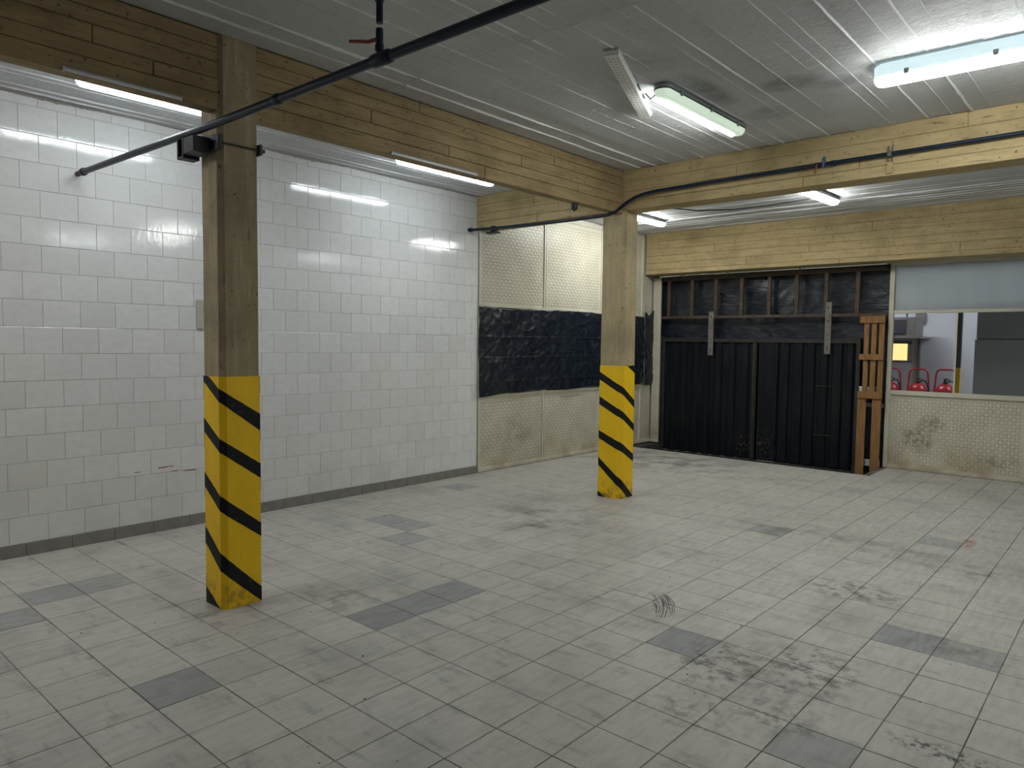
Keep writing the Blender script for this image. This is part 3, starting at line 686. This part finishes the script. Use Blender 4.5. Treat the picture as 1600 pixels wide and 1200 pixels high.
# ------------------------------------------------------------------ glazed partition on the right
gp = thing('glazed_partition', 'cream steel partition with frosted pane above, sliding glass in the middle and tread plate below', 'partition', (6.0, 10.6, 0))
child(MB().bbox(3.548, 3.606, 10.575, 10.635, .0, 2.745, .004), 'frame_post', M_CREAM, gp)
child(MB().bbox(5.085, 5.125, 10.582, 10.625, .04, .985, .003), 'frame_post', M_CREAM, gp)
child(MB().bbox(7.0, 7.05, 10.58, 10.63, .04, 2.70, .003), 'frame_post', M_CREAM, gp)
for z0, z1, nm in ((.0, .045, 'frame_rail'), (.985, 1.045, 'frame_rail'), (2.065, 2.108, 'frame_rail'), (2.695, 2.745, 'frame_rail')):
    child(MB().bbox(3.606, XR, 10.578, 10.632, z0, z1, .004), nm, M_CREAM, gp)
child(MB().bbox(3.606, 3.622, 10.59, 10.615, .045, .985, .002), 'panel_bead', M_CREAM, gp)
child(MB().box(3.606, 7.0, 10.612, 10.617, 2.108, 2.695), 'frosted_pane', M_FROST, gp)['label'] = 'grey frosted upper pane'
child(MB().box(3.606, 4.34, 10.600, 10.604, 1.045, 2.065), 'sliding_pane', M_GLASS, gp)
child(MB().bbox(4.325, 4.347, 10.596, 10.608, 1.045, 2.065, .001), 'pane_edge', M_CREAM, gp)
child(MB().box(4.34, 7.0, 10.618, 10.622, 1.045, 2.065), 'sliding_pane', M_GLASS, gp)
ox = gp.location.copy(); gp.location = (0, 0, 0)
tread_panel(gp, 'y', 10.604, 3.622, 5.085, .045, .985, -1).location -= ox
tread_panel(gp, 'y', 10.604, 5.125, 7.0, .045, .985, -1).location -= ox
gp.location = ox
child(MB().box(7.05, XR, 10.60, 10.61, .045, 2.695), 'blank_panel', M_CREAM, gp)
tag(MB().box(.0, XR, 10.565, 10.9, 2.746, ZC).build('wall_far', M_ROOMW), kind='structure')

# ------------------------------------------------------------------ room behind the partition
tag(MB().box(3.57, XR, 10.9, 14.8, -.12, 0).build('floor_2', M_FL2), kind='structure')
m = MB(); m.box(-2.0, XR, 14.3, 14.5, -.1, ZC); tag(m.build('wall_back_room', M_WALL2), kind='structure')
tag(MB().box(-2.0, -1.8, 11.0, 14.3, -.1, ZC).build('wall_left_room', M_WALL2), kind='structure')
tag(MB().box(-2.0, 3.57, 11.0, 14.3, -.1, 0).build('floor_3', M_FL2), kind='structure')
tag(MB().box(-2.0, XR, 10.9, 14.5, ZC, ZC+.1).build('ceiling_2', M_WALL2), kind='structure')
# extinguishers on trolleys
def extinguisher(x, y, label):
    o = thing('wheeled_extinguisher', label, 'fire extinguisher', (x, y, 0), 0, 'wheeled fire extinguishers seen through the glass')
    MB().lathe([(.02, .16), (.13, .18), (.152, .26), (.152, .84), (.145, .92), (.115, .985), (.07, 1.02), (.045, 1.03)], (0, 0, 0), 20).build('cylinder', M_EXT, o, True)
    MB().lathe([(.03, 1.025), (.035, 1.05), (.022, 1.06), (.02, 1.10)], (0, 0, 0), 10).build('valve', M_RUBBER, o, True)
    MB().tube([(-.02, 0, 1.10), (.01, 0, 1.115), (.07, -.02, 1.09)], .011, 8).build('squeeze_lever', M_RUBBER, o, True)
    MB().tube([(.03, 0, 1.06), (.11, -.02, 1.08), (.16, -.02, .95), (.17, -.02, .6), (.165, -.02, .3)], .012, 8).build('hose', M_RUBBER, o, True)
    fr = []
    for sx in (-1, 1): pass
    pts = [(-.16, .03, .16), (-.158, .03, .9), (-.135, .03, 1.20), (-.115, .03, 1.245), (-.08, .03, 1.262), (.08, .03, 1.262), (.115, .03, 1.245), (.135, .03, 1.20), (.158, .03, .9), (.16, .03, .16)]
    MB().tube(pts, .014, 8).build('trolley_frame', M_EXT, o, True)
    for sx in (-.172, .172):
        MB().tube([(sx-.015, .06, .12), (sx+.015, .06, .12)], .12, 18).build('wheel', M_RUBBER, o, True)
    MB().tube([(-.17, .06, .12), (.17, .06, .12)], .012, 8).build('axle', M_RUBBER, o, True)
    return o
e = extinguisher(2.93, 13.3, 'red wheeled fire extinguisher, leftmost behind the glass and half hidden by the frame post')
for x, lb in ((3.345, 'red wheeled fire extinguisher, middle one behind the glass below the wall pipe'), (3.735, 'red wheeled fire extinguisher, rightmost behind the glass beside the dark post')):
    c = copy_tree(e); c.location = (x, 13.3, 0); c['label'] = lb
# wall pipe, cabinet, lit panel, post
wp = MB().tube([(3.14, 14.27, .9), (3.14, 14.27, ZC-.01)], .020, 8).build('wall_pipe', M_TABG, None, True); tag(wp, 'thin grey vertical conduit on the back wall seen through the glass', 'pipe')
MB().bbox(3.06, 3.21, 14.23, 14.295, 2.05, 2.22, .004).build('junction_box', M_TABG, wp)
# dark wall unit
u = thing('wall_unit', 'dark fronted metal wall unit hanging above the lit panel behind the glass', 'cabinet', (2.9, 13.5, 1.79))
child(MB().bbox(2.55, 3.25, 13.45, 13.95, 1.80, 2.12, .006), 'casing', M_TABG, u)
child(MB().bbox(2.60, 3.10, 13.435, 13.449, 1.84, 2.08, .004), 'front', M_SCREENG, u)
child(MB().bbox(2.50, 3.30, 13.42, 14.29, 1.765, 1.795, .004), 'shelf', M_TABG, u)
child(MB().tube([(3.05, 13.7, 2.12), (3.05, 13.7, ZC-.01)], .015, 8), 'hanger', M_FRAMEG, u)
s = thing('lit_panel', 'warm yellow lit panel in a charcoal frame behind the glass', 'light panel', (2.9, 13.5, 1.36))
child(MB().bbox(2.52, 3.20, 13.48, 13.52, 1.355, 1.72, .006), 'frame', M_FRAMEG, s)
child(MB().bbox(2.56, 3.13, 13.470, 13.479, 1.395, 1.675, .003), 'lit_face', M_SIGN, s)
child(MB().bbox(2.80, 2.90, 13.52, 14.29, 1.50, 1.56, .003), 'wall_arm', M_FRAMEG, s)
pt = thing('striped_post', 'slim post behind the glass, dark above and yellow below', 'post', (4.05, 12.5, 0))
child(MB().bbox(3.995, 4.075, 12.47, 12.55, 1.32, ZC-.005, .005), 'upper_post', M_FRAMEG, pt)['label'] = 'dark upper part'
child(MB().bbox(3.995, 4.075, 12.47, 12.55, 0, 1.32, .005), 'lower_post', M_YEL, pt)['label'] = 'yellow lower part'
cbn = thing('grey_cabinet', 'big plain grey steel cabinet filling the right of the view through the glass', 'cabinet', (5.5, 12.1, 0))
child(MB().bbox(4.335, 7.4, 11.9, 12.6, 0, 1.74, .006), 'body', M_CAB2, cbn)
child(MB().bbox(4.352, 7.4, 11.9, 12.6, 1.752, 2.75, .006), 'top_section', M_CAB, cbn)
child(MB().box(4.36, 7.38, 11.93, 12.58, 1.738, 1.754), 'seam_gasket', M_GASK, cbn)

# ------------------------------------------------------------------ ceiling lamps
def lamp(label, cx, cy, L, rz, kind='full', z=ZC-.006):
    o = thing('ceiling_lamp', label, 'lamp', (cx, cy, z), rz, 'long sealed ceiling lamps')
    h = L/2
    def outline(L2, W, zz, n=6):
        p = []
        for sx in (1, -1):
            for k in range(n+1):
                a = -math.pi/2+math.pi*k/n; r = min(W*.85, W)
                p.append((sx*(L2-r+r*math.cos(a)), sx*W*math.sin(a), zz))
        return p
    def shell(levels, name, mat):
        m = MB(); rings = [outline(*l) for l in levels]; n = len(rings[0]); V = [q for rg in rings for q in rg]
        Fc = [(i*n+k, i*n+(k+1) % n, (i+1)*n+(k+1) % n, (i+1)*n+k) for i in range(len(rings)-1) for k in range(n)]
        Fc += [tuple(range(n)), tuple(range((len(rings)-1)*n, len(rings)*n))[::-1]]
        m.add(V, Fc); return m.build(name, mat, o, True)
    D = .034 if kind == 'blue' else 0
    shell([(h-.02, .048+D*.4, 0), (h, .060+D*.4, -.012), (h, .062+D*.2, -.034-D)], 'housing', M_GREYP if kind != 'blue' else M_CLEAR)
    shell([(h+.001, .064, -.034-D), (h+.001, .064, -.042-D)], 'gasket', M_GASK if kind != 'blue' else M_CLEAR)
    cover = {'full': M_TUBE, 'blue': M_TUBE, 'half': M_DIM, 'soft': M_TUBEG, 'room': M_TUBER, 'near': M_TUBEN}[kind]
    shell([(h-.002, .060, -.042-D), (h-.006, .056, -.062-D), (h-.02, .042, -.082-D), (h-.04, .022, -.088-D)], 'cover', cover)
    if kind == 'half':
        m = MB(); m.tube([(-h+.07, .030, -.066), (-h+.08, .032, -.070), (h-.08, .032, -.070), (h-.07, .030, -.066)], [.018, .027, .027, .018], 12); m.build('lit_tube', M_TUBE, o, True)
    for k in range(3):
        x = -h*.7+h*.7*k
        for sy in (-1, 1): m = MB(); m.bbox(x-.014, x+.014, sy*.066-.004, sy*.066+.004, -.056-D, -.022-D, .0015); m.build('clip', M_STEEL, o)
    return o
ZL = ZC-.030
for (lb, x, y, L, rz, kd, z) in (
    ('lit sealed lamp over the white tiles, left of the near column', .89, 2.30, 1.20, math.pi/2, 'soft', ZL),
    ('lit sealed lamp over the white tiles, between the two columns', .89, 5.02, 1.30, math.pi/2, 'soft', ZL),
    ('lit lamp over the white tiles, beyond the left edge of the picture', .89, -.35, 1.27, math.pi/2, 'near', ZL),
    ('lit lamp with only its left tube glowing, beside the slim emergency lamp', 3.65, 4.98, 1.28, math.pi/2, 'half', ZC-.006),
    ('large lit lamp with pale blue body at the top right', 5.46, 5.02, 1.30, math.radians(2), 'blue', ZC-.006),
    ('lit lamp beyond the cross beam, in front of the gate', 3.27, 8.40, 1.30, math.radians(87), 'full', ZC-.006),
    ('lit lamp seen just right of the top of the far column', .89, 8.60, 1.28, math.pi/2, 'full', ZC-.006),
    ('unseen fill lamp added in the centre bay, out of frame to the right', 7.9, 4.4, 1.27, math.pi/2, 'soft', ZC-.006),  # added unseen, to fill the centre bay and lower wall with light
    ('unseen fill lamp added in the far bay, out of frame to the right', 6.6, 8.4, 1.27, math.pi/2, 'soft', ZC-.006),  # added unseen, fill light for the far bay
    ('lit lamp of the room behind the glass, above the extinguishers', 2.4, 12.6, 1.27, 0, 'room', ZC-.006),
    ('lit lamp of the room behind the glass, above the grey cabinet', 5.6, 13.2, 1.27, 0, 'room', ZC-.006)):
    o_ = lamp(lb, x, y, L, rz, kd, z)
    if z == ZL:
        for k in (-.4, .4): MB().bbox(k-.02, k+.02, -.02, .02, -.001, .024, .002).build('ceiling_spacer', M_GREYP, o_)
# unlit batten in the far bay
b = thing('unlit_batten', 'unlit white batten lamp on the far ceiling behind the cross beam', 'lamp', (4.05, 8.09, ZC-.006), .12)
MB().bbox(-.33, .33, -.03, .03, -.045, 0, .004).build('housing', M_WHITEP, b)
MB().tube([(-.31, 0, -.062), (.31, 0, -.062)], .014, 10).build('tube', M_WHITEP, b, True)
for x in (-.32, .32): MB().bbox(x-.012, x+.012, -.022, .022, -.082, -.045, .003).build('lamp_holder', M_WHITEP, b)
# slim emergency lamp
P0, P1 = Vector((3.715, 3.67)), Vector((3.235, 4.86)); d = P1-P0; ang = math.atan2(d.y, d.x); c = (P0+P1)/2
em = thing('emergency_lamp', 'slim unlit emergency lamp with rows of LED dots, angled on the ceiling', 'lamp', (c.x, c.y, ZC-.006), ang); h = d.length/2
MB().bbox(-h, h, -.050, .050, -.022, 0, .005).build('housing', M_WHITEP, em)
MB().bbox(-h+.02, h-.02, -.045, .045, -.036, -.022, .004).build('lens', M_LED, em)
m = MB()
for i in range(26):
    for j in (-1, 0, 1):
        x, y = -h+.07+i*(2*h-.14)/25, j*.025; n = 8; m.add([(x+.0085*math.cos(6.283*k/n), y+.0085*math.sin(6.283*k/n), -.0365) for k in range(n)]+[(x, y, -.039)], [(k, (k+1) % n, n) for k in range(n)])
m.build('led_dots', M_LEDDOT, em)['kind'] = 'stuff'
for x in (.05, .22): MB().bbox(x-.035*(1+(x < .1)), x+.035, -.058, -.0495, -.020, -.004, .002).build('switch', M_BRACK, em)
cb_ = [Vector((3.50, 4.42, ZC-.03)), Vector((3.54, 4.42, ZC-.075)), Vector((3.60, 4.40, ZC-.06)), Vector((3.655, 4.37, ZC-.03))]
m = MB().tube(cb_, .005, 8).build('lamp_cable', M_STEEL, None, True); tag(m, 'short grey cable looping from the emergency lamp to the half-lit lamp', 'cable')
m = MB().tube([(1.55, 8.2, 3.34), (1.9, 8.3, 3.28), (2.3, 8.45, 3.27), (2.7, 8.6, 3.30), (3.2, 8.7, 3.34)], .008, 8).build('ceiling_cable', M_BRACK, None, True); tag(m, 'dark cable sagging along the far ceiling right of the far column', 'cable')
# pale strips set along the lower edge of the lengthwise beam
for y0, y1, lb in ((1.262, 1.842, 'thin white strip on the lower beam edge, left of the near column'), (3.33, 4.19, 'thin white strip on the lower beam edge, between the columns')):
    o = thing('white_strip', lb, 'batten', (2.09, (y0+y1)/2, 2.95)); child(MB().bbox(2.0885, 2.104, y0, y1, 2.953, 2.966, .002), 'cover', M_WHITEP, o)
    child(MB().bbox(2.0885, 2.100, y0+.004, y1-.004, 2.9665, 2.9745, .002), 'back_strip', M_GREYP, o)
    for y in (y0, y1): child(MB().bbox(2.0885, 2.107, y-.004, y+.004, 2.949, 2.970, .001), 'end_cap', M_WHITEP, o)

# ------------------------------------------------------------------ pipes
pp = thing('large_pipe', 'thick dark blue water pipe crossing in front of the near column', 'pipe', (4.5, 1.96, 2.8))
def py_(x): return 1.985-.035*min(1, x/2.1)
def pz_(x): return 2.872-.055*min(1, x/2.1) - (.012*max(0, (x-2.1))/2.5)
child(MB().tube([(x, py_(x), pz_(x)) for x in (.11, 1., 2.1, 3., 4.6, 6.5, XR)], .0215, 16), 'pipe_run', M_PIPE, pp, True)
child(MB().tube([(.001, 1.985, 2.872), (.12, 1.984, 2.870)], .020, 12), 'wall_stub', M_PIPERUST, pp, True)
for x, L, rr in ((.135, .05, .029), (2.92, .06, .027), (3.735, .12, .029), (6.6, .06, .028)):
    child(MB().tube([(x-L/2, py_(x), pz_(x)), (x-L/2+.01, py_(x), pz_(x)), (x+L/2-.01, py_(x), pz_(x)), (x+L/2, py_(x), pz_(x))], [rr-.004, rr, rr, rr-.004], 14), 'coupling', M_PIPE, pp, True)
vx, vy = 3.72, 1.95
child(MB().tube([(vx, vy, 2.81), (vx, vy, 2.845), (vx, vy, 2.846), (vx, vy, 2.868), (vx, vy, 2.869), (vx, vy, 2.935)], [.014, .014, .019, .019, .016, .016], 12), 'valve_body', M_PIPE, pp, True)
child(MB().tube([(vx-.015, vy, 2.896), (vx-.06, vy-.012, 2.894), (vx-.10, vy-.02, 2.903), (vx-.165, vy-.03, 2.918)], [.009, .008, .008, .007], 8), 'valve_lever', M_RED, pp, True)
ri = thing('pipe_riser', 'dark blue pipe riser hanging from the ceiling above the lever valve', 'pipe', (vx, vy, ZC))
child(MB().tube([(vx, vy, 2.958), (vx, vy, ZC-.004)], .0145, 12), 'riser', M_PIPE, ri, True)
child(MB().tube([(vx, vy, 3.045), (vx, vy, 3.06), (vx, vy, 3.10), (vx, vy, 3.115)], [.018, .024, .024, .018], 12), 'coupling', M_PIPE, ri, True)
child(MB().tube([(vx, vy, 3.085), (vx+.11, vy+.02, 3.045)], [.010, .012], 8), 'lever', M_BRACK, ri, True)
# clamp on near column
bk = thing('pipe_clamp', 'black steel clamp holding the thick pipe to the near column', 'clamp', (2.0, 2.0, 2.75))
child(MB().bbox(1.868, 2.155, 2.026, 2.048, 2.715, 2.80, .004), 'back_plate', M_BRACK, bk)
child(MB().bbox(1.93, 2.06, 1.925, 2.026, 2.700, 2.792, .004), 'saddle', M_BRACK, bk)
child(MB().bbox(1.835, 1.852, 1.93, 2.03, 2.690, 2.80, .003), 'side_cheek', M_BRACK, bk)
child(MB().bbox(1.90, 1.917, 1.93, 2.03, 2.690, 2.80, .003), 'side_cheek', M_BRACK, bk)
child(MB().bbox(1.835, 1.917, 1.93, 2.03, 2.683, 2.695, .003), 'base_lip', M_BRACK, bk)
child(MB().tube([(2.118, 2.02, 2.765), (2.118, 2.33, 2.765)], .005, 8), 'tie_rod', M_BRACK, bk, True)
child(MB().bbox(1.88, 2.135, 2.294, 2.312, 2.735, 2.80, .003), 'rear_plate', M_BRACK, bk)
child(MB().bbox(2.10, 2.128, 2.313, 2.335, 2.755, 2.775, .002), 'nut', M_BRACK, bk)
# thin pipe
tp = thing('thin_pipe', 'thin dark pipe running along the cross beam and over the far column', 'pipe', (4, 6.25, 3.0))
pts = [(.0, 6.2, 2.962), (.3, 6.2, 2.948), (.65, 6.2, 2.938), (1.2, 6.2, 2.930), (1.6, 6.2, 2.926), (1.85, 6.2, 2.926), (2.00, 6.2, 2.930), (2.09, 6.2, 2.95), (2.15, 6.2, 2.985), (2.22, 6.215, 3.035), (2.29, 6.24, 3.075), (2.37, 6.265, 3.102), (2.5, 6.28, 3.118), (3.02, 6.29, 3.130), (4.0, 6.295, 3.138), (5.46, 6.30, 3.155), (XR, 6.30, 3.16)]
child(MB().tube(pts, .0165, 12), 'pipe_run', M_PIPE, tp, True)
child(MB().tube([(.012, 6.2, 2.962), (.06, 6.2, 2.959)], .024, 12), 'coupling', M_PIPE, tp, True)
for x in (4.03, 4.16): child(MB().tube([(x-.02, 6.295, 3.138), (x+.02, 6.295, 3.138)], .022, 12), 'coupling', M_PIPE, tp, True)
child(MB().tube([(4.04, 6.27, 3.135), (4.04, 6.245, 3.13), (4.035, 6.235, 3.06)], [.007, .008, .007], 8), 'valve_lever', M_RED, tp, True)
child(MB().tube([(4.10, 6.27, 3.142), (4.10, 6.24, 3.142)], .010, 8), 'handwheel_stem', M_BLUE, tp, True)
ring = [(4.10+.010*math.sin(a), 6.235, 3.142+.042*math.cos(a)) for a in [2*math.pi*k/16 for k in range(17)]]
child(MB().tube([(4.095, 6.235, 3.10), (4.10, 6.235, 3.142), (4.105, 6.235, 3.185)], [.011, .016, .011], 8), 'handwheel', M_BLUE, tp, True)
st = thing('pipe_strap', 'yellow painted strap around the thin pipe on the cross beam', 'clamp', (4.58, 6.3, 3.0))
child(MB().bbox(4.555, 4.605, 6.323, 6.3345, 3.00, 3.09, .002), 'strap_tail', M_BEAMX, st)
child(MB().bbox(4.562, 4.568, 6.318, 6.3345, 3.09, 3.215, .001), 'strap_leg', M_STRAP, st)
child(MB().bbox(4.594, 4.600, 6.318, 6.3345, 3.09, 3.215, .001), 'strap_leg', M_STRAP, st)
child(MB().tube([(4.57, 6.298, 3.144), (4.60, 6.298, 3.144)], .021, 12), 'strap_band', M_STRAP, st, True)
jb = MB().tube([(0, 0, 0), (0, 0, -.045), (0, 0, -.055)], [.034, .034, .028], 14).build('cable_gland', M_BRACK, None, True); jb.location = (2.02, 5.60, 2.949); tag(jb, 'small round black fitting under the lengthwise beam near the far column', 'fitting')
MB().tube([(0, 0, -.055), (0, 0, -.07)], .012, 8).build('cap', M_BRACK, jb, True)
cl = thing('pipe_bracket', 'small black bracket under the cross beam near the tiled wall', 'bracket', (.36, 6.25, 2.93))
child(MB().bbox(.27, .43, 6.215, 6.30, 2.896, 2.916, .003), 'foot', M_BRACK, cl)
child(MB().bbox(.33, .37, 6.235, 6.33, 2.916, 2.984, .003), 'arm', M_BRACK, cl)
